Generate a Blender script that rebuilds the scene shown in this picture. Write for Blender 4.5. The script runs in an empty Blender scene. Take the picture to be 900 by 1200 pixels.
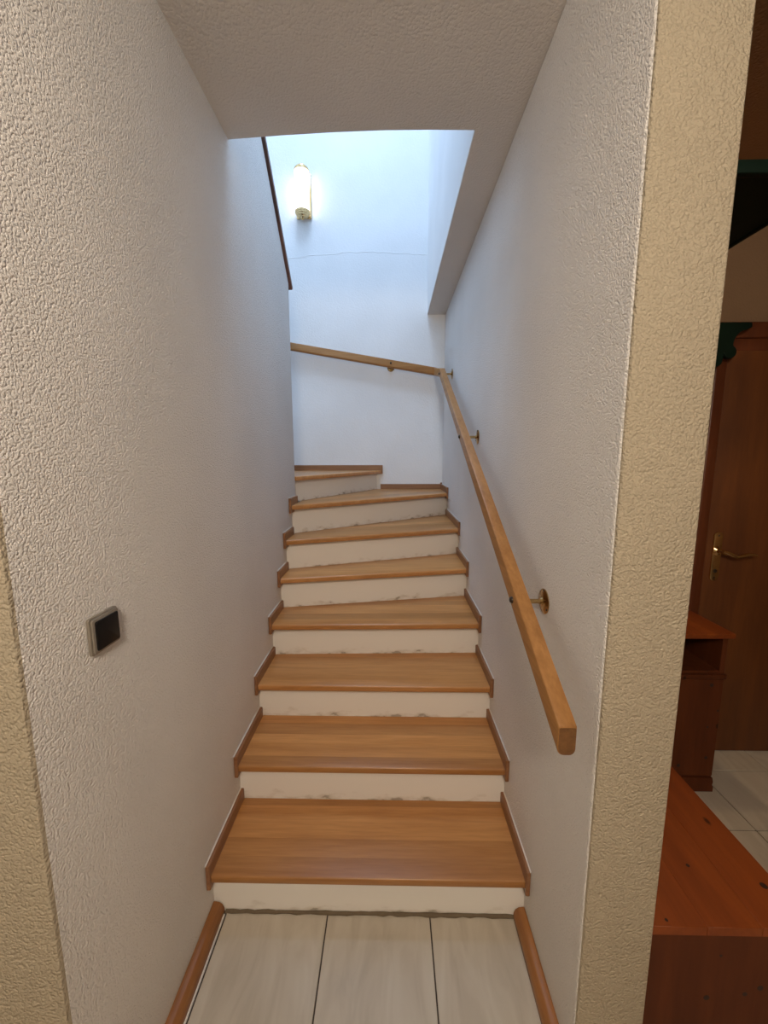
import bpy, bmesh, math, random
from mathutils import Vector, Matrix

S = bpy.context.scene
COL = S.collection
R = math.radians

# ------------------------------------------------------------------ camera
W = 1.062      # inner width of the stair corridor (left wall x=0, right wall x=W)
B = 3.55       # back wall of the stairwell
C = 2.725      # ceiling height
cam_d = bpy.data.cameras.new('camera')
cam_d.sensor_fit = 'HORIZONTAL'; cam_d.sensor_width = 36.0
cam_d.lens = 467.13 / 900 * 36.0
cam_d.clip_start = 0.02
cam = bpy.data.objects.new('camera', cam_d); COL.objects.link(cam)
pitch, yaw, roll = R(8.1045), R(-1.0311), R(-0.1011)
F = Vector((math.sin(yaw) * math.cos(pitch), math.cos(yaw) * math.cos(pitch), -math.sin(pitch)))
X0 = Vector((math.cos(yaw), -math.sin(yaw), 0)); U0 = X0.cross(F)
XX = math.cos(roll) * X0 + math.sin(roll) * U0
UU = -math.sin(roll) * X0 + math.cos(roll) * U0
m = Matrix((XX, UU, -F)).transposed().to_4x4()
m.translation = Vector((0.6091, 0.0, 1.5579))
cam.matrix_world = m
S.camera = cam

# ------------------------------------------------------------------ world, lights, exposure
S.view_settings.view_transform = 'Standard'
S.view_settings.look = 'None'
S.view_settings.gamma = 1.0
S.view_settings.use_curve_mapping = False
S.view_settings.exposure = 0.16
wd = bpy.data.worlds.new('world'); S.world = wd
wd.use_nodes = True
bg = wd.node_tree.nodes['Background']
bg.inputs['Color'].default_value = (0.55, 0.72, 1.0, 1)
bg.inputs['Strength'].default_value = 1.0


def light(name, kind, loc, power, color, size=0.1, size_y=None, rot=(0, 0, 0)):
    l = bpy.data.lights.new(name, kind)
    l.energy = power; l.color = color
    if kind == 'AREA':
        l.size = size
        if size_y: l.shape = 'RECTANGLE'; l.size_y = size_y
    else:
        l.shadow_soft_size = size
    o = bpy.data.objects.new(name, l); COL.objects.link(o)
    o.location = loc; o.rotation_euler = rot
    return o


# area lamp added as daylight under an unseen, assumed roof window
light('added_daylight', 'AREA', (0.22, 1.95, 6.14), 88, (0.50, 0.71, 1.0), 1.0, 1.6)
# warm ceiling lamp of the hall, behind the camera
light('hall_ceiling_lamp', 'POINT', (0.66, -1.05, 2.45), 83, (1.0, 0.88, 0.73), 0.16)
# warm lamp on the door wall above the shoe cabinet (behind the pillar)
sp_ = light('cabinet_lamp', 'SPOT', (1.74, 1.84, 2.42), 15, (1.0, 0.70, 0.40), 0.03)
sp_.data.spot_size = R(120); sp_.data.spot_blend = 0.5


# ------------------------------------------------------------------ materials
def new_mat(name):
    mt = bpy.data.materials.new(name); mt.use_nodes = True
    nt = mt.node_tree
    return mt, nt, nt.nodes['Principled BSDF']


def N(nt, t, **kw):
    n = nt.nodes.new(t)
    for k, v in kw.items():
        if k in n.inputs: n.inputs[k].default_value = v
        else: setattr(n, k, v)
    return n


def ramp(nt, fac, stops):
    r = nt.nodes.new('ShaderNodeValToRGB')
    e = r.color_ramp.elements
    while len(e) < len(stops): e.new(0.5)
    for el, (p, c) in zip(e, stops):
        el.position = p; el.color = (*c, 1)
    nt.links.new(fac, r.inputs['Fac'])
    return r


def coords(nt, scale=(1, 1, 1)):
    tc = nt.nodes.new('ShaderNodeTexCoord')
    mp = nt.nodes.new('ShaderNodeMapping')
    mp.inputs['Scale'].default_value = scale
    nt.links.new(tc.outputs['Object'], mp.inputs['Vector'])
    return mp.outputs['Vector']


def mix(nt, a, b, fac, mode='MIX'):
    n = nt.nodes.new('ShaderNodeMixRGB'); n.blend_type = mode
    for sock, v in ((n.inputs['Fac'], fac), (n.inputs['Color1'], a), (n.inputs['Color2'], b)):
        if hasattr(v, 'is_output'): nt.links.new(v, sock)
        elif isinstance(v, (int, float)): sock.default_value = v
        else: sock.default_value = (*v, 1)
    return n.outputs['Color']


def plaster(name, color, grain=0.0030, scale=210, smooth=False):
    mt, nt, p = new_mat(name)
    v = coords(nt)
    vor = N(nt, 'ShaderNodeTexVoronoi', feature='F1'); vor.inputs['Scale'].default_value = scale
    n1 = N(nt, 'ShaderNodeTexNoise'); n1.inputs['Scale'].default_value = scale * 0.9; n1.inputs['Detail'].default_value = 2
    n2 = N(nt, 'ShaderNodeTexNoise'); n2.inputs['Scale'].default_value = 2.2; n2.inputs['Detail'].default_value = 3
    # warp the cells so that the grains are irregular
    warp = N(nt, 'ShaderNodeTexNoise'); warp.inputs['Scale'].default_value = scale * 0.5
    nt.links.new(v, warp.inputs['Vector'])
    wv = nt.nodes.new('ShaderNodeVectorMath'); wv.operation = 'MULTIPLY_ADD'
    nt.links.new(warp.outputs['Color'], wv.inputs[0]); wv.inputs[1].default_value = (0.005,) * 3
    nt.links.new(v, wv.inputs[2])
    nt.links.new(wv.outputs[0], vor.inputs['Vector'])
    nt.links.new(v, n1.inputs['Vector']); nt.links.new(v, n2.inputs['Vector'])
    inv = N(nt, 'ShaderNodeMath', operation='MULTIPLY_ADD')
    nt.links.new(vor.outputs['Distance'], inv.inputs[0]); inv.inputs[1].default_value = -1.0
    nt.links.new(n1.outputs['Fac'], inv.inputs[2])
    rp = N(nt, 'ShaderNodeMapRange'); rp.inputs['From Min'].default_value = -0.25; rp.inputs['From Max'].default_value = 0.5
    n3 = N(nt, 'ShaderNodeTexNoise'); n3.inputs['Scale'].default_value = scale * 0.42; n3.inputs['Detail'].default_value = 1
    nt.links.new(v, n3.inputs['Vector'])
    s3 = N(nt, 'ShaderNodeMath', operation='MULTIPLY_ADD'); s3.inputs[1].default_value = 0.6
    nt.links.new(n3.outputs['Fac'], s3.inputs[0]); nt.links.new(inv.outputs[0], s3.inputs[2])
    rp.inputs['From Min'].default_value = -0.15; rp.inputs['From Max'].default_value = 0.46
    nt.links.new(s3.outputs[0], rp.inputs['Value'])
    bp = nt.nodes.new('ShaderNodeBump'); bp.inputs['Strength'].default_value = 0.75
    bp.inputs['Distance'].default_value = grain
    nt.links.new(rp.outputs['Result'], bp.inputs['Height'])
    nt.links.new(bp.outputs['Normal'], p.inputs['Normal'])
    c2 = tuple(c * 0.93 for c in color)
    col = ramp(nt, n2.outputs['Fac'], [(0.3, c2), (0.7, color)])
    nt.links.new(col.outputs['Color'], p.inputs['Base Color'])
    p.inputs['Roughness'].default_value = 0.9
    p.inputs['Specular IOR Level'].default_value = 0.15
    return mt


def wood(name, dark, light_, axis=0, rough=0.35, freq=26, vary=0.5, knots=False, spec=0.5, stretch=14):
    mt, nt, p = new_mat(name)
    sc = [freq] * 3; sc[axis] = freq / stretch
    v = coords(nt, tuple(sc))
    oi = nt.nodes.new('ShaderNodeObjectInfo')
    add = nt.nodes.new('ShaderNodeVectorMath'); add.operation = 'ADD'
    rs = N(nt, 'ShaderNodeMath', operation='MULTIPLY'); rs.inputs[1].default_value = 37.0
    nt.links.new(oi.outputs['Random'], rs.inputs[0])
    nt.links.new(v, add.inputs[0]); nt.links.new(rs.outputs[0], add.inputs[1])
    n1 = N(nt, 'ShaderNodeTexNoise'); n1.inputs['Scale'].default_value = 1.0; n1.inputs['Detail'].default_value = 7
    n1.inputs['Distortion'].default_value = 0.5
    n2 = N(nt, 'ShaderNodeTexNoise'); n2.inputs['Scale'].default_value = 4.5; n2.inputs['Detail'].default_value = 3
    nt.links.new(add.outputs[0], n1.inputs['Vector']); nt.links.new(add.outputs[0], n2.inputs['Vector'])
    c = ramp(nt, n1.outputs['Fac'], [(0.3, dark), (0.7, light_)]).outputs['Color']
    f = ramp(nt, n2.outputs['Fac'], [(0.35, (0.82, 0.8, 0.78)), (0.6, (1, 1, 1))]).outputs['Color']
    c = mix(nt, c, f, 0.6, 'MULTIPLY')
    tone = ramp(nt, oi.outputs['Random'], [(0.0, (1 - 0.45 * vary, 1 - 0.5 * vary, 1 - 0.55 * vary)), (1.0, (1.0, 1.0, 1.0))]).outputs['Color']
    c = mix(nt, c, tone, 1.0, 'MULTIPLY')
    if knots:
        kv = coords(nt, (4.2, 2.2, 0.0) if axis == 1 else (4.2, 0.0, 2.6))
        vo = N(nt, 'ShaderNodeTexVoronoi'); vo.inputs['Scale'].default_value = 2.2; vo.inputs['Randomness'].default_value = 1.0
        nt.links.new(kv, vo.inputs['Vector'])
        k = ramp(nt, vo.outputs['Distance'], [(0.04, (0.10, 0.07, 0.05)), (0.085, (1, 1, 1))]).outputs['Color']
        c = mix(nt, c, k, 0.9, 'MULTIPLY')
    nt.links.new(c, p.inputs['Base Color'])
    p.inputs['Roughness'].default_value = rough
    p.inputs['Specular IOR Level'].default_value = spec
    bp = nt.nodes.new('ShaderNodeBump'); bp.inputs['Strength'].default_value = 0.08; bp.inputs['Distance'].default_value = 0.001
    nt.links.new(n2.outputs['Fac'], bp.inputs['Height']); nt.links.new(bp.outputs['Normal'], p.inputs['Normal'])
    return mt


def plain(name, color, rough=0.5, metal=0.0, spec=0.5):
    mt, nt, p = new_mat(name)
    v = coords(nt)
    n = N(nt, 'ShaderNodeTexNoise'); n.inputs['Scale'].default_value = 60
    nt.links.new(v, n.inputs['Vector'])
    c = ramp(nt, n.outputs['Fac'], [(0.3, tuple(x * 0.88 for x in color)), (0.7, color)])
    nt.links.new(c.outputs['Color'], p.inputs['Base Color'])
    p.inputs['Roughness'].default_value = rough; p.inputs['Metallic'].default_value = metal
    p.inputs['Specular IOR Level'].default_value = spec
    return mt


def tile_mat():
    mt, nt, p = new_mat('cream_marbled_tile')
    oi = nt.nodes.new('ShaderNodeObjectInfo')
    tc = nt.nodes.new('ShaderNodeTexCoord'); mp = nt.nodes.new('ShaderNodeMapping')
    mp.inputs['Scale'].default_value = (16, 4.0, 1); mp.inputs['Rotation'].default_value = (0, 0, 0.18)
    nt.links.new(tc.outputs['Object'], mp.inputs['Vector'])
    rs = N(nt, 'ShaderNodeMath', operation='MULTIPLY'); rs.inputs[1].default_value = 53.0
    nt.links.new(oi.outputs['Random'], rs.inputs[0])
    add = nt.nodes.new('ShaderNodeVectorMath'); add.operation = 'ADD'
    nt.links.new(mp.outputs['Vector'], add.inputs[0]); nt.links.new(rs.outputs[0], add.inputs[1])
    n1 = N(nt, 'ShaderNodeTexNoise'); n1.inputs['Scale'].default_value = 1.0; n1.inputs['Detail'].default_value = 6
    n1.inputs['Distortion'].default_value = 0.8
    nt.links.new(add.outputs[0], n1.inputs['Vector'])
    c = ramp(nt, n1.outputs['Fac'], [(0.30, (0.44, 0.385, 0.305)), (0.5, (0.51, 0.455, 0.37)), (0.72, (0.56, 0.51, 0.425))])
    nt.links.new(c.outputs['Color'], p.inputs['Base Color'])
    p.inputs['Roughness'].default_value = 0.38
    return mt


def riser_mat():
    mt, nt, p = new_mat('painted_riser')
    tc = nt.nodes.new('ShaderNodeTexCoord')
    v = tc.outputs['Object']
    n1 = N(nt, 'ShaderNodeTexNoise'); n1.inputs['Scale'].default_value = 24; n1.inputs['Detail'].default_value = 5
    mp = nt.nodes.new('ShaderNodeMapping'); mp.inputs['Scale'].default_value = (0.6, 1, 1.5)
    nt.links.new(v, mp.inputs['Vector']); nt.links.new(mp.outputs['Vector'], n1.inputs['Vector'])
    # scuffs and dirt sit in a ragged band along the foot of each board (object origin = foot of the board)
    sx = nt.nodes.new('ShaderNodeSeparateXYZ'); nt.links.new(v, sx.inputs[0])
    band = N(nt, 'ShaderNodeMapRange'); band.inputs['From Min'].default_value = 0.0; band.inputs['From Max'].default_value = 0.055
    band.inputs['To Min'].default_value = 0.42; band.inputs['To Max'].default_value = 0.0
    nt.links.new(sx.outputs['Z'], band.inputs['Value'])
    ad = N(nt, 'ShaderNodeMath', operation='ADD')
    nt.links.new(band.outputs['Result'], ad.inputs[0]); nt.links.new(n1.outputs['Fac'], ad.inputs[1])
    c = ramp(nt, ad.outputs[0], [(0.78, (0.84, 0.80, 0.74)), (0.97, (0.68, 0.62, 0.54)), (1.18, (0.42, 0.37, 0.30))])
    nt.links.new(c.outputs['Color'], p.inputs['Base Color'])
    p.inputs['Roughness'].default_value = 0.6
    return mt


M = dict(
    wall=plaster('rough_white_plaster', (0.88, 0.85, 0.82)),
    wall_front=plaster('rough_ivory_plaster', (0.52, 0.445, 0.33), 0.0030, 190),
    wall_smooth=plaster('smooth_white_plaster', (0.86, 0.86, 0.86), 0.0006, 90),
    ceil=plaster('ceiling_plaster', (0.74, 0.70, 0.66), 0.0012, 120),
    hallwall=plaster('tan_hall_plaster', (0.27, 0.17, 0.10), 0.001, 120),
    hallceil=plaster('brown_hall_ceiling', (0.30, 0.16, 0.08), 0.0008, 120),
    tread=wood('oiled_beech_tread', (0.50, 0.222, 0.066), (0.64, 0.315, 0.108), 0, 0.30, 30, 0.85),
    trimw=wood('brown_skirting_wood', (0.24, 0.105, 0.045), (0.34, 0.16, 0.07), 1, 0.4, 40, 0.25),
    trimx=wood('brown_skirting_wood_crosswise', (0.24, 0.105, 0.045), (0.34, 0.16, 0.07), 0, 0.4, 40, 0.25),
    base=wood('brown_baseboard_wood', (0.26, 0.10, 0.028), (0.40, 0.17, 0.05), 1, 0.35, 30, 0.2),
    rail=wood('oak_handrail', (0.33, 0.15, 0.044), (0.46, 0.228, 0.075), 1, 0.38, 36, 0.1),
    railx=wood('oak_handrail_crosswise', (0.33, 0.15, 0.044), (0.46, 0.228, 0.075), 0, 0.38, 36, 0.1),
    railend=wood('dark_oak_rail_end', (0.16, 0.07, 0.022), (0.24, 0.11, 0.036), 1, 0.6, 60, 0.1),
    knot=plain('dark_pine_knot', (0.022, 0.008, 0.004), 0.7),
    cap=wood('dark_cap_wood', (0.13, 0.06, 0.04), (0.19, 0.09, 0.06), 1, 0.4, 40, 0.1),
    pine=wood('red_stained_pine', (0.20, 0.042, 0.008), (0.29, 0.068, 0.012), 1, 0.5, 14, 0.15, True, spec=0.3, stretch=9),
    pinez_shade=wood('red_stained_pine_upright_shaded', (0.085, 0.022, 0.007), (0.13, 0.034, 0.010), 2, 0.6, 14, 0.15, True, spec=0.2, stretch=9),  # same pine as the tops, shade of the upright faces put into the colour
    door=wood('brown_door_veneer', (0.11, 0.033, 0.007), (0.16, 0.050, 0.010), 2, 0.5, 18, 0.05, stretch=10),
    frame=wood('red_brown_door_frame', (0.10, 0.026, 0.009), (0.15, 0.04, 0.013), 2, 0.35, 18, 0.05),
    brass=plain('aged_brass', (0.52, 0.36, 0.16), 0.24, 1.0),
    brass_plate=plain('polished_brass', (0.72, 0.52, 0.26), 0.22, 1.0),
    dark=plain('dark_metal', (0.05, 0.035, 0.025), 0.35, 0.6),
    black=plain('black_plastic', (0.008, 0.007, 0.007), 0.35, 0.0, 0.25),
    grey=plain('champagne_grey_plastic', (0.33, 0.29, 0.24), 0.32, 0.35),
    green=plain('dark_green_paint', (0.002, 0.012, 0.007), 0.55, 0.0, 0.2),
    grout=plain('dark_grout', (0.07, 0.055, 0.045), 0.9),
    caulk=plain('white_caulk', (0.80, 0.76, 0.70), 0.6),
    dirty=plain('dirty_joint', (0.16, 0.12, 0.075), 0.9),
    hole=plain('black_void', (0.004, 0.003, 0.003), 0.8),
    white=plain('white_lacquer', (0.8, 0.8, 0.8), 0.4),
    tile=tile_mat(), riser=riser_mat(),
)


def glow(name, color, strength):
    mt, nt, p = new_mat(name)
    p.inputs['Base Color'].default_value = (0.9, 0.9, 0.9, 1)
    p.inputs['Emission Color'].default_value = (*color, 1)
    p.inputs['Emission Strength'].default_value = strength
    return mt


M['lamp'] = glow('lit_opal_glass', (1.0, 0.96, 0.92), 2.8)


# ------------------------------------------------------------------ builders
def obj(name, bm, mat, parent=None, smooth=False, origin=None):
    bmesh.ops.recalc_face_normals(bm, faces=bm.faces)
    if origin is not None:
        bmesh.ops.translate(bm, verts=bm.verts, vec=-Vector(origin))
    me = bpy.data.meshes.new(name); bm.to_mesh(me); bm.free()
    if smooth:
        for p in me.polygons: p.use_smooth = True
        try: me.set_sharp_from_angle(angle=R(38))
        except Exception: pass
    me.materials.append(M[mat] if isinstance(mat, str) else mat)
    o = bpy.data.objects.new(name, me); COL.objects.link(o)
    if origin is not None: o.location = origin
    if parent is not None:
        o.parent = parent
        pl = parent
        off = Vector((0, 0, 0))
        while pl is not None:
            off += pl.location; pl = pl.parent
        o.location = (Vector(origin) if origin is not None else Vector((0, 0, 0))) - off
    return o


def tag(o, label=None, cat=None, group=None, kind=None):
    if label: o['label'] = label
    if cat: o['category'] = cat
    if group: o['group'] = group
    if kind: o['kind'] = kind
    return o


def empty(name, loc, label, cat, kind=None):
    o = bpy.data.objects.new(name, None); COL.objects.link(o)
    o.location = loc; o.empty_display_size = 0.1
    return tag(o, label, cat, None, kind)


def bevel(bm, w, seg=2):
    if w > 0:
        bmesh.ops.bevel(bm, geom=list(bm.edges), offset=w, segments=seg, affect='EDGES', profile=0.5)


def box_bm(x0, x1, y0, y1, z0, z1, bv=0.0, seg=2):
    bm = bmesh.new()
    bmesh.ops.create_cube(bm, size=1.0)
    for v in bm.verts:
        v.co = Vector((x0 + (v.co.x + .5) * (x1 - x0), y0 + (v.co.y + .5) * (y1 - y0), z0 + (v.co.z + .5) * (z1 - z0)))
    bevel(bm, bv, seg)
    return bm


def prism_bm(poly, z0, z1, axis='z', bv=0.0, seg=2):
    """extrude a 2-D polygon; axis z: (x,y) poly, axis x: (y,z) poly, axis y: (x,z) poly"""
    bm = bmesh.new()
    def P(a, b, c):
        return {'z': (a, b, c), 'x': (c, a, b), 'y': (a, c, b)}[axis]
    lo = [bm.verts.new(P(a, b, z0)) for a, b in poly]
    hi = [bm.verts.new(P(a, b, z1)) for a, b in poly]
    bm.faces.new(lo); bm.faces.new(hi[::-1])
    n = len(poly)
    for i in range(n):
        bm.faces.new((lo[i], lo[(i + 1) % n], hi[(i + 1) % n], hi[i]))
    bmesh.ops.recalc_face_normals(bm, faces=bm.faces)
    bevel(bm, bv, seg)
    return bm


def basis(axis):
    a = Vector(axis).normalized()
    h = Vector((0, 0, 1)) if abs(a.z) < 0.9 else Vector((0, 1, 0))
    u = h.cross(a).normalized(); v = a.cross(u).normalized()
    return a, u, v


def lathe_bm(base, axis, prof, n=28, ang=2 * math.pi, start=0.0):
    """prof: list of (distance along axis, radius)"""
    bm = bmesh.new()
    a, u, v = basis(axis); b = Vector(base)
    full = abs(ang - 2 * math.pi) < 1e-6
    k = n if full else n + 1
    rings = []
    for t, r in prof:
        rings.append([bm.verts.new(b + a * t + (u * math.cos(start + ang * i / n) + v * math.sin(start + ang * i / n)) * r) for i in range(k)])
    for r0, r1 in zip(rings, rings[1:]):
        for i in range(n):
            j = (i + 1) % k
            bm.faces.new((r0[i], r0[j], r1[j], r1[i]))
    bm.faces.new(rings[0][::-1]); bm.faces.new(rings[-1])
    bmesh.ops.remove_doubles(bm, verts=bm.verts, dist=1e-6)
    return bm


def tube_bm(pts, rad, n=12):
    bm = bmesh.new(); pts = [Vector(p) for p in pts]
    rads = rad if isinstance(rad, (list, tuple)) else [rad] * len(pts)
    rings = []
    ref = None
    for i, p in enumerate(pts):
        t = (pts[min(i + 1, len(pts) - 1)] - pts[max(i - 1, 0)]).normalized()
        if ref is None: _, u, v = basis(t)
        else:
            u = (ref - t * ref.dot(t)).normalized(); v = t.cross(u)
        ref = u
        rings.append([bm.verts.new(p + (u * math.cos(2 * math.pi * k / n) + v * math.sin(2 * math.pi * k / n)) * rads[i]) for k in range(n)])
    for r0, r1 in zip(rings, rings[1:]):
        for k in range(n):
            bm.faces.new((r0[k], r0[(k + 1) % n], r1[(k + 1) % n], r1[k]))
    bm.faces.new(rings[0][::-1]); bm.faces.new(rings[-1])
    return bm


def rrect(w, h, rb, rt, seg=5):
    """rounded rectangle profile (s,t), centre 0, bottom radius rb and top radius rt"""
    out = []
    for cx, cy, r, a0 in ((w / 2 - rb, -h / 2 + rb, rb, -90), (w / 2 - rt, h / 2 - rt, rt, 0), (-w / 2 + rt, h / 2 - rt, rt, 90), (-w / 2 + rb, -h / 2 + rb, rb, 180)):
        for i in range(seg + 1):
            a = R(a0 + 90 * i / seg)
            out.append((cx + r * math.cos(a), cy + r * math.sin(a)))
    return out


def bar_bm(p0, p1, prof, end_bv=0.0, plumb=False):
    """straight bar from p0 to p1 with a profile (side, up)"""
    p0, p1 = Vector(p0), Vector(p1)
    a = (p1 - p0).normalized(); s = a.cross(Vector((0, 0, 1))).normalized(); u = s.cross(a).normalized()
    bm = bmesh.new(); rings = []
    L = (p1 - p0).length
    sts = [(0, 1.0), (L, 1.0)] if end_bv <= 0 else [(0, 1 - 2 * end_bv / 0.05), (end_bv * .4, 1 - .6 * end_bv / 0.05), (end_bv, 1.0), (L, 1.0)]
    for d, k in sts:
        rings.append([bm.verts.new(p0 + a * d + s * x * k + u * y * k - (a * (u.y / a.y) * y * k if plumb and d < L * .5 else Vector())) for x, y in prof])
    n = len(prof)
    for r0, r1 in zip(rings, rings[1:]):
        for i in range(n): bm.faces.new((r0[i], r0[(i + 1) % n], r1[(i + 1) % n], r1[i]))
    bm.faces.new(rings[0][::-1]); bm.faces.new(rings[-1])
    return bm


def clip(poly, p, nrm):
    """keep the side of the line through p where (q-p).nrm >= 0 (2-D convex polygon)"""
    out = []
    for i in range(len(poly)):
        a, b = poly[i], poly[(i + 1) % len(poly)]
        da = (a[0] - p[0]) * nrm[0] + (a[1] - p[1]) * nrm[1]
        db = (b[0] - p[0]) * nrm[0] + (b[1] - p[1]) * nrm[1]
        if da >= 0: out.append(a)
        if (da >= 0) != (db >= 0):
            t = da / (da - db); out.append((a[0] + (b[0] - a[0]) * t, a[1] + (b[1] - a[1]) * t))
    res = []
    for q in out:
        if not res or math.dist(q, res[-1]) > 1e-5: res.append(q)
    if len(res) > 1 and math.dist(res[0], res[-1]) < 1e-5: res.pop()
    return res


# ------------------------------------------------------------------ the setting
XL = -1.15      # outer wall of the stairwell, left
XU = 0.914      # upper side wall, right
ZU = 6.2        # roof over the stairwell
XH = 3.5        # far side of the hall
PY = 0.804      # front of the pillar
PX = 1.227      # hall side of the pillar wall
LY = 0.604      # front of the left wall
DY = 1.955      # door wall

# floor: a grout bed with every tile its own piece
fl = tag(obj('floor', box_bm(-2.4, XH, -2.4, B, -0.10, -0.004), 'grout'), 'cream marbled floor tiles with dark joints at the foot of the stairs', 'floor', None, 'structure')
TX, TY = 0.3493, 0.322
tiles = {}
def tile_mesh(w, h):
    key = (round(w, 3), round(h, 3))
    if key not in tiles:
        bm = box_bm(-w / 2, w / 2, -h / 2, h / 2, -0.02, 0.0, 0.0012, 1)
        me = bpy.data.meshes.new('tile'); bm.to_mesh(me); bm.free(); me.materials.append(M['tile']); tiles[key] = me
    return tiles[key]
areas = [(0.043, W - 0.036, LY, 1.155), (-1.0, 2.9, -1.3, LY), (PX + 0.002, 2.95, PY, DY), (W - 0.036, 2.95, LY, PY)]
g = 0.0022
for ax0, ax1, ay0, ay1 in areas:
    for i in range(-4, 10):
        for j in range(-9, 4):
            x0 = 0.0435 + i * TX + g; x1 = x0 + TX - 2 * g
            y0 = 1.17 + j * TY + g; y1 = y0 + TY - 2 * g
            x0, x1, y0, y1 = max(x0, ax0), min(x1, ax1), max(y0, ay0), min(y1, ay1)
            if x1 - x0 < 0.02 or y1 - y0 < 0.02: continue
            t = bpy.data.objects.new('tile', tile_mesh(x1 - x0, y1 - y0)); COL.objects.link(t)
            t.location = ((x0 + x1) / 2, (y0 + y1) / 2, 0.0); t.parent = fl

# left wall: spine between the two flights, its top follows the upper flight
slope = 1.08
sp = [(LY, -0.05), (2.52, -0.05), (2.52, 2.565), (1.45, 2.565 + slope * 1.07), (LY, 2.565 + slope * 1.07)]
tag(obj('wall_left', prism_bm(sp, -0.12, 0.0, 'x', 0.006, 2), 'wall', smooth=True), 'rough white plaster wall left of the stairs', 'wall', None, 'structure')
ca = Vector((0, 2.56, 2.545)); cb = Vector((0, 1.40, 2.545 + slope * 1.16))
cu = Vector((0, slope, 1)).normalized()
pr = [(ca.y, ca.z), (cb.y, cb.z), (cb.y + cu.y * .026, cb.z + cu.z * .026), (ca.y + cu.y * .026, ca.z + cu.z * .026)]
tag(obj('trim_1', prism_bm(pr, -0.135, 0.012, 'x', 0.003), 'cap'), 'dark wooden capping strip on the sloping top of the left wall', 'wall cap', None, 'structure')
# ivory face of the left wall towards the hall
tag(obj('wall_front_left', box_bm(-2.4, -0.001, LY - 0.006, LY + 0.12, -0.05, C, 0.004), 'wall_front', smooth=True), 'ivory rough plaster wall face at the left edge', 'wall', None, 'structure')
# right wall with its ivory front face (pillar)
tag(obj('wall_right', box_bm(W, PX, PY, B, -0.05, C, 0.008, 3), 'wall', smooth=True), 'rough white plaster wall right of the stairs with the handrail', 'wall', None, 'structure')
tag(obj('wall_front_right', box_bm(W + 0.003, PX - 0.001, PY - 0.006, PY + 0.10, -0.05, C, 0.005, 3), 'wall_front', smooth=True), 'ivory rough plaster pillar face between stairs and hall', 'wall', None, 'structure')
# back wall
wb = tag(obj('wall_back', box_bm(XL - 0.1, W + 0.2, B, B + 0.15, -0.05, ZU), 'wall_smooth'), 'smooth white back wall of the stairwell with the lamp', 'wall', None, 'structure')
rnd = random.Random(4)
pts = []
x = -0.25
while x < 0.90:
    pts.append((x, B + 0.0012, 3.195 + 0.02 * math.sin(x * 4.0) + rnd.uniform(-0.006, 0.006))); x += 0.03
obj('plaster_seam', tube_bm(pts, [0.0022 + 0.0016 * rnd.random() for _ in pts], 6), 'wall_smooth', wb)
# outer left wall, upper side wall, upper front wall, roof with an unseen window added for the light
tag(obj('wall_outer_left', box_bm(XL - 0.1, XL, LY + 0.12, B, -0.05, ZU), 'wall_smooth'), 'white outer wall of the stairwell', 'wall', None, 'structure')
tag(obj('wall_upper_right', box_bm(XU - 0.003, XU + 0.16, -0.6, B, C + 0.002, ZU), 'wall_smooth'), 'smooth white upper side wall overhanging the stairs at right', 'wall', None, 'structure')
tag(obj('wall_upper_front', box_bm(XL - 0.1, XU, -0.7, -0.6, C + 0.25, ZU), 'wall_smooth'), 'white wall of the upper landing', 'wall', None, 'structure')
SX0, SX1, SY0, SY1 = -0.33, 0.77, 1.1, 2.8
bm = bmesh.new()
for q in ((XL - .1, SX0, -.7, B + .15), (SX1, XU + .16, -.7, B + .15), (SX0, SX1, -.7, SY0), (SX0, SX1, SY1, B + .15)):
    b2 = box_bm(q[0], q[1], q[2], q[3], ZU, ZU + 0.12)
    me = bpy.data.meshes.new('tmp'); b2.to_mesh(me); b2.free(); bm.from_mesh(me); bpy.data.meshes.remove(me)
tag(obj('ceiling_upper', bm, 'wall_smooth'), 'white ceiling over the stairwell with an added roof window', 'ceiling', None, 'structure')
wn = tag(obj('window_1', box_bm(SX0, SX0 + .06, SY0, SY1, ZU + .02, ZU + .1), 'white'), 'unseen white framed roof window added to light the stairwell', 'window', None, 'structure')
for q in ((SX1 - .06, SX1, SY0, SY1), (SX0 + .06, SX1 - .06, SY0, SY0 + .06), (SX0 + .06, SX1 - .06, SY1 - .06, SY1)):
    obj('window_frame', box_bm(*q, ZU + .02, ZU + .1), 'white', wn)
# ceiling of hall and corridor, with the slightly bowed edge of the stair opening
cp = [(-2.4, -2.4), (PX, -2.4), (PX, B), (XU, B), (XU, 1.633), (0.75, 1.628), (0.58, 1.627), (0.4, 1.632), (0.2, 1.643), (0.0, 1.658), (0.0, LY - .006), (-2.4, LY - .006)]
tag(obj('ceiling', prism_bm(cp, C, C + 0.25), 'ceil'), 'pale plaster ceiling in front of the stair opening', 'ceiling', None, 'structure')
tag(obj('ceiling_hall', box_bm(PX, XH, -2.4, B, C, C + 0.25), 'hallceil'), 'brown hall ceiling at the upper right corner', 'ceiling', None, 'structure')
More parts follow.
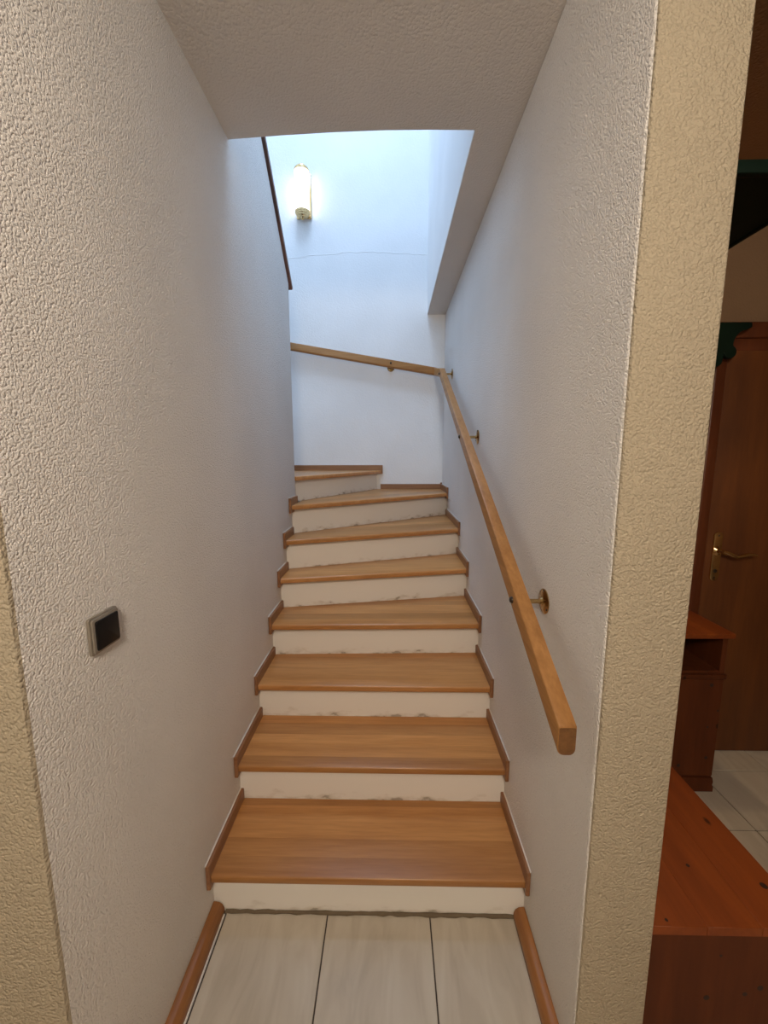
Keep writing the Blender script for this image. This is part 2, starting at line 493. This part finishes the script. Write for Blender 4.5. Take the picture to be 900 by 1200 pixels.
# hall shell
tag(obj('wall_hall_back', box_bm(PX, 2.155, DY, DY + 0.12, -0.05, C), 'hallwall'), 'tan hall wall around the brown door', 'wall', None, 'structure')
tag(obj('wall_hall_back_top', box_bm(2.155, 2.98, DY, DY + 0.12, 2.09, C), 'hallwall'), 'tan hall wall above the brown door', 'wall', None, 'structure')
tag(obj('wall_hall_back_side', box_bm(2.98, XH, DY, DY + 0.12, -0.05, C), 'hallwall'), 'tan hall wall beyond the door', 'wall', None, 'structure')
tag(obj('wall_hall_right', box_bm(XH, XH + .1, -2.4, B, -0.05, C), 'hallwall'), 'tan side wall of the hall', 'wall', None, 'structure')
tag(obj('wall_hall_rear', box_bm(-2.4, XH, -2.5, -2.4, -0.05, C), 'wall_front'), 'ivory wall of the hall behind the viewer', 'wall', None, 'structure')
tag(obj('wall_hall_left', box_bm(-2.5, -2.4, -2.4, LY + .1, -0.05, C), 'wall_front'), 'ivory wall of the hall at left', 'wall', None, 'structure')

# baseboards
def bb(name, x0, x1, side, label):
    w, h = 0.036, 0.042
    if side > 0: prof = [(x0, 0), (x0 + w, 0), (x0 + w, h * .45), (x0 + w * .85, h * .75), (x0 + w * .55, h * .95), (x0 + w * .2, h), (x0, h)]
    else: prof = [(x1, 0), (x1 - w, 0), (x1 - w, h * .45), (x1 - w * .85, h * .75), (x1 - w * .55, h * .95), (x1 - w * .2, h), (x1, h)]
    return tag(obj(name, prism_bm(prof, LY + 0.002 if side > 0 else PY + .004, 1.158, 'y', 0.0015, 1), 'base', smooth=True), label, 'baseboard', None, 'structure')
bl = bb('baseboard_left', 0.0, 0, 1, 'brown wooden baseboard along the foot of the left wall')
obj('caulk_line', box_bm(0.0355, 0.0405, LY + .003, 1.150, -0.006, 0.0008), 'caulk', bl)
bb('baseboard_right', 0, W, -1, 'brown wooden baseboard along the foot of the right wall')

# ------------------------------------------------------------------ staircase
st = empty('staircase', (0.53, 1.16, 0), 'winding staircase of brown beech treads and white painted risers', 'staircase')
H = 0.18
yL = [1.125, 1.388, 1.647, 1.878, 2.060, 2.200, 2.350]
yR = [1.125, 1.386, 1.645, 1.909, 2.266, 2.586, 3.156]
zt = [H * (i + 1) for i in range(7)] + [1.425, 1.60]
# nosing lines (point at inner end, point at outer end)
nose = [((0.0, a), (W, b)) for a, b in zip(yL, yR)] + [((-0.03, 2.455), (0.527, B)), ((-0.12, 2.50), (-0.66, B))]
OV = [0.036, 0.042, 0.048, 0.05, 0.05, 0.05, 0.05, 0.04, 0.04]
TH = 0.028
T = 0.0145


def line_dir(i):
    (ax, ay), (bx, by) = nose[i]
    dx, dy = bx - ax, by - ay; L = math.hypot(dx, dy)
    dx, dy = dx / L, dy / L
    nx, ny = -dy, dx          # points up the stairs
    return (ax, ay), (dx, dy), (nx, ny)


REG = [(-0.001, 0.5), (W + 0.001, 0.5), (W + 0.001, B), (-0.001, B)]
REGU = [(XL, 2.0), (W, 2.0), (W, B), (XL, B)]


def tread_poly(i, inset=T):
    p, d_, n_ = line_dir(i)
    if i < 7:
        reg = [(inset, 0.5), (W - inset, 0.5), (W - inset, B - 0.001), (inset, B - 0.001)]
    else:
        reg = [(XL + .01, 2.525), (W, 2.525), (W, B - 0.001), (XL + .01, B - 0.001)]
    poly = clip(reg, p, n_)
    if i + 1 < len(nose):
        q, e_, f_ = line_dir(i + 1)
        o = OV[i + 1] + 0.008
        poly = clip(poly, (q[0] + f_[0] * o, q[1] + f_[1] * o), (-f_[0], -f_[1]))
    return poly, p, n_


def lamella(poly, z0, z1, bv):
    return prism_bm(poly, z0, z1, 'z', bv, 1)


for i in range(9):
    poly, p, n_ = tread_poly(i)
    z = zt[i]
    # front lamella carries the rounded nosing
    cuts = [0.062, 0.064, 0.06, 0.066, 0.062, 0.064] + [0.09] * 8
    rr = random.Random(20 + i)
    d0 = 0.0; first = None
    for k, w_ in enumerate(cuts):
        w_ = w_ * rr.uniform(0.85, 1.15)
        a = clip(poly, (p[0] + n_[0] * d0, p[1] + n_[1] * d0), n_)
        if len(a) < 3: break
        a = clip(a, (p[0] + n_[0] * (d0 + w_), p[1] + n_[1] * (d0 + w_)), (-n_[0], -n_[1]))
        d0 += w_
        if len(a) < 3: continue
        if k == 0:
            bm = lamella(a, z - TH, z, 0.0)
            # round only the long front edges
            fe = []
            for e in bm.edges:
                v0, v1 = e.verts
                if abs(v0.co.z - v1.co.z) < 1e-6 and all(abs((v.co.x - p[0]) * n_[0] + (v.co.y - p[1]) * n_[1]) < 1e-4 for v in (v0, v1)): fe.append(e)
            bmesh.ops.bevel(bm, geom=fe, offset=0.006, segments=3, affect='EDGES', profile=0.5)
            first = obj('tread', bm, 'tread', st, smooth=True)
            if i == 0: first['label'] = 'lowest tread with visible glued lamellas'
        else:
            obj('lamella', lamella(a, z - TH, z - rr.uniform(0, 0.0003), 0.0), 'tread', first)
    # riser board below this tread
    zb = zt[i - 1] if i else 0.0
    q, dd, nn = line_dir(i)
    o = OV[i]
    reg = [(0.0005, 0.5), (W - .0005, 0.5), (W - .0005, B), (0.0005, B)] if i < 7 else [(XL + .001, 2.53), (W, 2.53), (W, B - .0005), (XL + .001, B - .0005)]
    ra = clip(reg, (q[0] + nn[0] * o, q[1] + nn[1] * o), nn)
    ra = clip(ra, (q[0] + nn[0] * (o + .018), q[1] + nn[1] * (o + .018)), (-nn[0], -nn[1]))
    cx = sum(v[0] for v in ra) / len(ra); cy = sum(v[1] for v in ra) / len(ra)
    obj('riser', prism_bm(ra, zb, z - TH), 'riser', st, origin=(cx, cy, zb))
    # side trims: a rectangular strip along the wall on both ends of the tread
    if i < 7:
        for side in (0, 1):
            y0 = (yL, yR)[side][i] - 0.009
            if side == 0: y1 = (nose[i + 1][0][1] + 0.045 if i < 6 else 2.518)
            else: y1 = (yR[i + 1] + 0.05 if i < 6 else B - 0.001)
            x0, x1 = (0.0004, T) if side == 0 else (W - T, W - 0.0004)
            s_ = obj('side_trim', box_bm(x0, x1, y0, y1, z - TH - 0.018, z + 0.045, 0.0022, 1), 'trimw', first)
            cx0, cx1 = (0.0004, 0.004) if side == 0 else (W - 0.004, W - 0.0004)
            obj('caulk_line', box_bm(cx0, cx1, y0 - 0.001, y1, z + 0.045, z + 0.0475), 'caulk', first)
    if i == 6:
        obj('back_trim', box_bm(0.515, W - T, B - T, B - .0005, z - 0.002, z + 0.045, 0.002, 1), 'trimx', first)
        obj('corner_post', box_bm(W - 0.018, W - 0.002, B - 0.017, B - 0.001, z, z + 0.058, 0.002, 1), 'trimx', first)
    if i == 7:
        obj('back_trim', box_bm(-0.62, 0.535, B - T, B - .0005, z - 0.03, z + 0.047, 0.002, 1), 'trimx', first)
# dirty joint where the lowest riser meets the tiles
rr = random.Random(9)
jp = [(0.04 + (W - .075) * k / 40, 1.158 + rr.uniform(-.002, .002), 0.002) for k in range(41)]
obj('dirty_joint', tube_bm(jp, [0.005 + 0.003 * rr.random() for _ in jp], 8), 'dirty', st)

# ------------------------------------------------------------------ handrail
hr = empty('handrail', (1.0, 2.0, 0), 'oak handrail on brass brackets along right wall and back wall', 'handrail')
prof = rrect(0.040, 0.062, 0.014, 0.004)
rs = 0.527
XRc = 0.989
def rail_x(y): return XRc
def rail_c(y): return 1.130 + (y - 1.137) * rs
ang = math.atan(rs)
r1 = obj('rail', bar_bm((XRc, 0.788, rail_c(0.788)), (XRc, 3.115, rail_c(3.115)), prof, 0.003, True), 'rail', hr, smooth=True)
end_pts = [(XRc + x_ * .9, rail_c(0.788) + y_ * .9 / math.cos(ang)) for x_, y_ in prof]
obj('rail_end', prism_bm(end_pts, 0.7868, 0.7895, 'y'), 'railend', r1, smooth=True)  # thin cap over the near end, darker than the rest of the rail
bs = -0.172
def brail_z(x): return 2.249 + (x - 0.992) * bs
r2 = obj('rail', bar_bm((0.985, B - 0.062, brail_z(0.985)), (-1.10, B - 0.062, brail_z(-1.10)), prof, 0.004), 'railx', hr, smooth=True)
obj('rail_link', bar_bm((XRc, 3.105, rail_c(3.105)), (XRc - 0.004, B - 0.062, brail_z(0.985)), prof), 'rail', hr, smooth=True)
for y, zc in ((1.137, 1.130), (2.126, 1.651), (3.08, 2.154)):
    ro = obj('bracket', tube_bm([(W - 0.004, y, zc), (rail_x(y) + 0.012, y, rail_c(y))], 0.0068, 14), 'brass', hr, smooth=True)
    obj('rosette', lathe_bm((W + 0.001, y, zc), (-1, 0, 0), [(0, .037), (.003, .037), (.0045, .035), (.0045, .030), (.006, .028), (.0085, .012), (.011, .0105), (.014, .009)], 36), 'brass', ro, smooth=True)
    for a in (90, 210, 330):
        obj('screw', lathe_bm((W - 0.0030, y + .0325 * math.cos(R(a)), zc + .0325 * math.sin(R(a))), (-1, 0, 0), [(0, .0032), (.0018, .0032), (.0026, .0018)], 10), 'dark', ro)
    obj('bolt_head', lathe_bm((rail_x(y) - 0.0195, y + 0.004, rail_c(y + 0.004)), (-1, 0, 0), [(0, .0098), (.004, .0098), (.008, .007), (.0095, .002)], 16), 'dark', hr, smooth=True)
for x in (0.606, -0.45):
    ro = obj('bracket', tube_bm([(x, B - 0.004, brail_z(x) - .026), (x, B - 0.055, brail_z(x) - .026)], 0.0068, 14), 'brass', hr, smooth=True)
    obj('rosette', lathe_bm((x, B + .001, brail_z(x) - .02), (0, -1, 0), [(0, .030), (.003, .030), (.005, .027), (.008, .012), (.014, .009)], 28), 'brass', ro, smooth=True)
    obj('bolt_head', lathe_bm((x, B - 0.0815, brail_z(x) + .004), (0, -1, 0), [(0, .0085), (.003, .0085), (.006, .006), (.007, .002)], 16), 'dark', hr, smooth=True)

# ------------------------------------------------------------------ wall lamp
LX, LZ0, LZ1 = -0.100, 3.475, 3.785
wl = empty('wall_lamp', (LX, B, LZ0), 'lit tubular opal wall lamp with brass end caps high on the back wall', 'wall lamp')
obj('back_plate', box_bm(LX - .062, LX + .062, B - .014, B, LZ0 - .01, LZ1 + .01, .005), 'brass_plate', wl, smooth=True)
LC = (LX, B - .062, 0)
obj('glass_shade', lathe_bm((LX, B - .068, LZ0 + .004), (0, 0, 1), [(0, .050), (.004, .056), (LZ1 - LZ0 - .012, .056), (LZ1 - LZ0 - .008, .050)], 40), 'lamp', wl, smooth=True)
cap = [(0, .060), (.012, .060), (.014, .055), (.022, .054), (.024, .046), (.032, .044), (.034, .034), (.040, .030), (.044, .014), (.052, .009), (.058, .010), (.062, .004)]
obj('end_cap', lathe_bm((LX, B - .068, LZ0 + .012), (0, 0, -1), cap, 36), 'brass_plate', wl, smooth=True)
obj('end_cap', lathe_bm((LX, B - .068, LZ1 - .012), (0, 0, 1), cap, 36), 'brass_plate', wl, smooth=True)

# ------------------------------------------------------------------ light switch
SYc, SZc = 0.787, 1.1935
sw = empty('light_switch', (0, SYc, SZc), 'square black rocker light switch in a champagne grey frame on left wall', 'light switch')
def plate(half, x0, x1, rad, bv):
    pl = [(SYc + a, SZc + b) for a, b in rrect(half * 2, half * 2 * 0.96, rad, rad, 4)]
    return prism_bm(pl, x0, x1, 'x', bv, 2)
obj('back_frame', plate(0.0415, -0.002, 0.006, .006, .0015), 'grey', sw, smooth=True)
obj('cover_frame', plate(0.0385, 0.006, 0.0105, .006, .002), 'grey', sw, smooth=True)
obj('rocker', plate(0.0325, 0.0100, 0.0145, .004, .0018), 'black', sw, smooth=True)

# ------------------------------------------------------------------ hall: bench
BX0, BX1, BY0, BY1, BZ = PX + 0.004, 1.618, 0.809, 1.62, 0.45
be = empty('bench', (1.42, 1.2, 0), 'low red-brown pine chest bench beside the pillar', 'bench')
bwid = (BX1 - BX0) / 3
for k in range(3):
    obj('seat_board', box_bm(BX0 + k * bwid + .0004, BX0 + (k + 1) * bwid - .0004, BY0, BY1, BZ - .024, BZ, .0008, 1), 'pine', be, smooth=True)
bo = obj('end_panel', box_bm(BX0 + .004, BX1 - .012, BY0 + .012, BY0 + .032, .07, BZ - .024, .001, 1), 'pinez_shade', be)
obj('end_panel', box_bm(BX0 + .004, BX1 - .012, BY1 - .032, BY1 - .012, .07, BZ - .024, .001, 1), 'pinez_shade', be)
obj('front_panel', box_bm(BX1 - .032, BX1 - .0125, BY0 + .033, BY1 - .033, .07, BZ - .024, .001, 1), 'pinez_shade', be)
obj('plinth', box_bm(BX0 + .004, BX1 - .006, BY0 + .006, BY1 - .006, 0.0, .07, .004, 2), 'pinez_shade', be)

for x, z, r in ((1.39, .228, .008), (1.482, .241, .0065), (1.517, .26, .008), (1.411, .353, .004)):
    obj('knot', lathe_bm((x, BY0 + .0125, z), (0, -1, 0), [(0, r), (.0008, r * .9)], 14), 'knot', bo)
for x, y, r in ((1.577, .905, .009), (1.418, .954, .005), (1.272, .823, .004), (1.49, 1.25, .006)):
    obj('knot', lathe_bm((x, y, BZ - .0006), (0, 0, 1), [(0, r), (.0009, r * .9)], 14), 'knot', be)

# ------------------------------------------------------------------ hall: shoe cabinet
KX0, KX1, KY0, KY1, KZ = 1.30, 2.100, 1.69, 1.945, 0.785
sc = empty('shoe_cabinet', (1.7, 1.82, 0), 'red-brown pine shoe cabinet with an open niche left of the door', 'cabinet')
obj('top', box_bm(KX0 - .01, KX1 + .012, KY0 - .022, KY1, KZ - .024, KZ, .004, 2), 'pine', sc, smooth=True)
obj('side_panel', box_bm(KX1 - .022, KX1, KY0, KY1, .075, KZ - .024, .002, 1), 'pinez_shade', sc)
obj('side_panel', box_bm(KX0, KX0 + .022, KY0, KY1, .075, KZ - .024, .002, 1), 'pinez_shade', sc)
obj('back_panel', box_bm(KX0 + .022, KX1 - .022, KY1 - .012, KY1, .075, KZ - .024), 'pinez_shade', sc)
obj('shelf', box_bm(KX0 + .022, KX1 - .022, KY0 + .002, KY1 - .012, .575, .600, .002, 1), 'pinez_shade', sc)
obj('top_rail', box_bm(KX0 + .022, KX1 - .022, KY0 + .004, KY0 + .02, KZ - .036, KZ - .024, .001, 1), 'pinez_shade', sc)
obj('shelf_lip', box_bm(KX0, KX1 + .004, KY0 - .012, KY0 + .002, .566, .588, .004, 2), 'pinez_shade', sc, smooth=True)
for k in range(2):
    a = KX0 + .004 + k * (KX1 - KX0) / 2; b = a + (KX1 - KX0) / 2 - .008
    dr = obj('door', box_bm(a, b, KY0 - .008, KY0 + .012, .085, .563, .002, 1), 'pinez_shade', sc)
for x, z, r in ((2.044, .537, .009), (2.057, .178, .008), (1.937, .137, .009), (2.048, .332, .005), (2.085, .413, .005)):
    obj('knot', lathe_bm((x, KY0 - .0075, z), (0, -1, 0), [(0, r), (.0008, r * .9)], 14), 'knot', dr)
pl_ = [(KX1 + .010, 0), (KX1 + .010, .028), (KX1 + .004, .034), (KX1 + .007, .052), (KX1 + .001, .075), (KX0, .075), (KX0, 0)]
obj('plinth', prism_bm(pl_, KY0 - .008, KY1 - .01, 'y', .003, 1), 'pinez_shade', sc, smooth=True)

# ------------------------------------------------------------------ hall: hat shelf
hs = empty('hat_shelf', (1.4, 1.3, 2.18), 'dark green painted hat shelf high on the pillar wall', 'shelf')
obj('board', box_bm(PX + .001, 1.612, 0.995, 1.62, 2.170, 2.188, .002, 1), 'green', hs)
obj('front_edge', box_bm(PX + .001, 1.615, 0.975, 0.995, 2.164, 2.192, .004, 2), 'green', hs, smooth=True)
obj('side_edge', box_bm(1.606, 1.618, 0.996, 1.62, 2.164, 2.191, .003, 2), 'green', hs, smooth=True)
for y in (1.12, 1.5):
    br = [(PX + .001, 2.169), (PX + .17, 2.169), (PX + .16, 2.15), (PX + .11, 2.12), (PX + .07, 2.06), (PX + .03, 1.98), (PX + .001, 1.96)]
    obj('bracket', prism_bm(br, y - .011, y + .011, 'y', .002, 1), 'green', hs)

# ------------------------------------------------------------------ hall: coat rack with scrolled end
cr = empty('coat_rack', (1.7, 1.9, 2.0), 'dark green scroll-ended coat rack beside the door head', 'coat rack')
arc = []
for k in range(13):
    a = R(70 - k * 20)
    arc.append((2.125 + .028 * math.cos(a), 2.012 + .028 * math.sin(a)))
prof_ = [(1.36, 2.138), (2.206, 2.138), (2.209, 2.118), (2.190, 2.108), (2.160, 2.098), (2.143, 2.078), (2.134, 2.054)] + arc + [(2.092, 1.962), (2.078, 1.950), (1.36, 1.950)]
obj('board', prism_bm(prof_, 1.890, 1.912, 'y', .0025, 1), 'green', cr)
obj('wall_batten', box_bm(1.40, 2.09, 1.912, 1.954, 2.0, 2.08), 'green', cr)
for x in (1.5, 1.7, 1.9):
    obj('coat_peg', tube_bm([(x, 1.895, 2.0), (x, 1.84, 2.01), (x, 1.82, 2.03)], [.008, .008, .012], 10), 'green', cr, smooth=True)

# ------------------------------------------------------------------ hall: door
dx0, dx1 = 2.155, 2.965
do = tag(obj('door_1', box_bm(dx0, dx1, DY - .012, DY + .03, 0.006, 2.03, .003, 2), 'door', smooth=True), 'brown wooden hall door with brass lever handle', 'door', None, 'structure')
obj('door_frame', box_bm(2.103, dx0, DY - .018, DY + .02, 0.0, 2.155, .006, 3), 'frame', do, smooth=True)
obj('door_frame', box_bm(dx1, 3.02, DY - .018, DY + .02, 0.0, 2.155, .006, 3), 'frame', do, smooth=True)
obj('frame_head', box_bm(dx0, dx1, DY - .018, DY + .02, 2.085, 2.155, .006, 3), 'frame', do, smooth=True)
obj('frame_stop', box_bm(dx0, dx1, DY - .006, DY + .02, 2.03, 2.085, .003, 2), 'frame', do, smooth=True)
hp = [(2.207 + a, 1.062 + b) for a, b in rrect(.042, .245, .019, .019, 6)]
pt = obj('handle_plate', prism_bm(hp, DY - .020, DY - .011, 'y', .002, 2), 'brass_plate', do, smooth=True)
for zz in (1.167, .957):
    obj('plate_screw', lathe_bm((2.207, DY - .0195, zz), (0, -1, 0), [(0, .005), (.002, .004), (.0026, .001)], 12), 'dark', pt)
obj('lever_neck', lathe_bm((2.207, DY - .019, 1.093), (0, -1, 0), [(0, .022), (.004, .022), (.008, .017), (.012, .012), (.05, .011), (.056, .010)], 24), 'brass_plate', pt, smooth=True)
obj('lever', tube_bm([(2.196, DY - .066, 1.098), (2.215, DY - .068, 1.094), (2.24, DY - .068, 1.083), (2.265, DY - .067, 1.073), (2.29, DY - .067, 1.078), (2.32, DY - .066, 1.084), (2.345, DY - .066, 1.083), (2.36, DY - .064, 1.079)], [.009, .0105, .010, .009, .0085, .008, .0075, .006], 12), 'brass_plate', pt, smooth=True)
obj('lock_cylinder', lathe_bm((2.207, DY - .0185, .990), (0, -1, 0), [(0, .009), (.004, .009), (.005, .007)], 16), 'dark', pt, smooth=True)
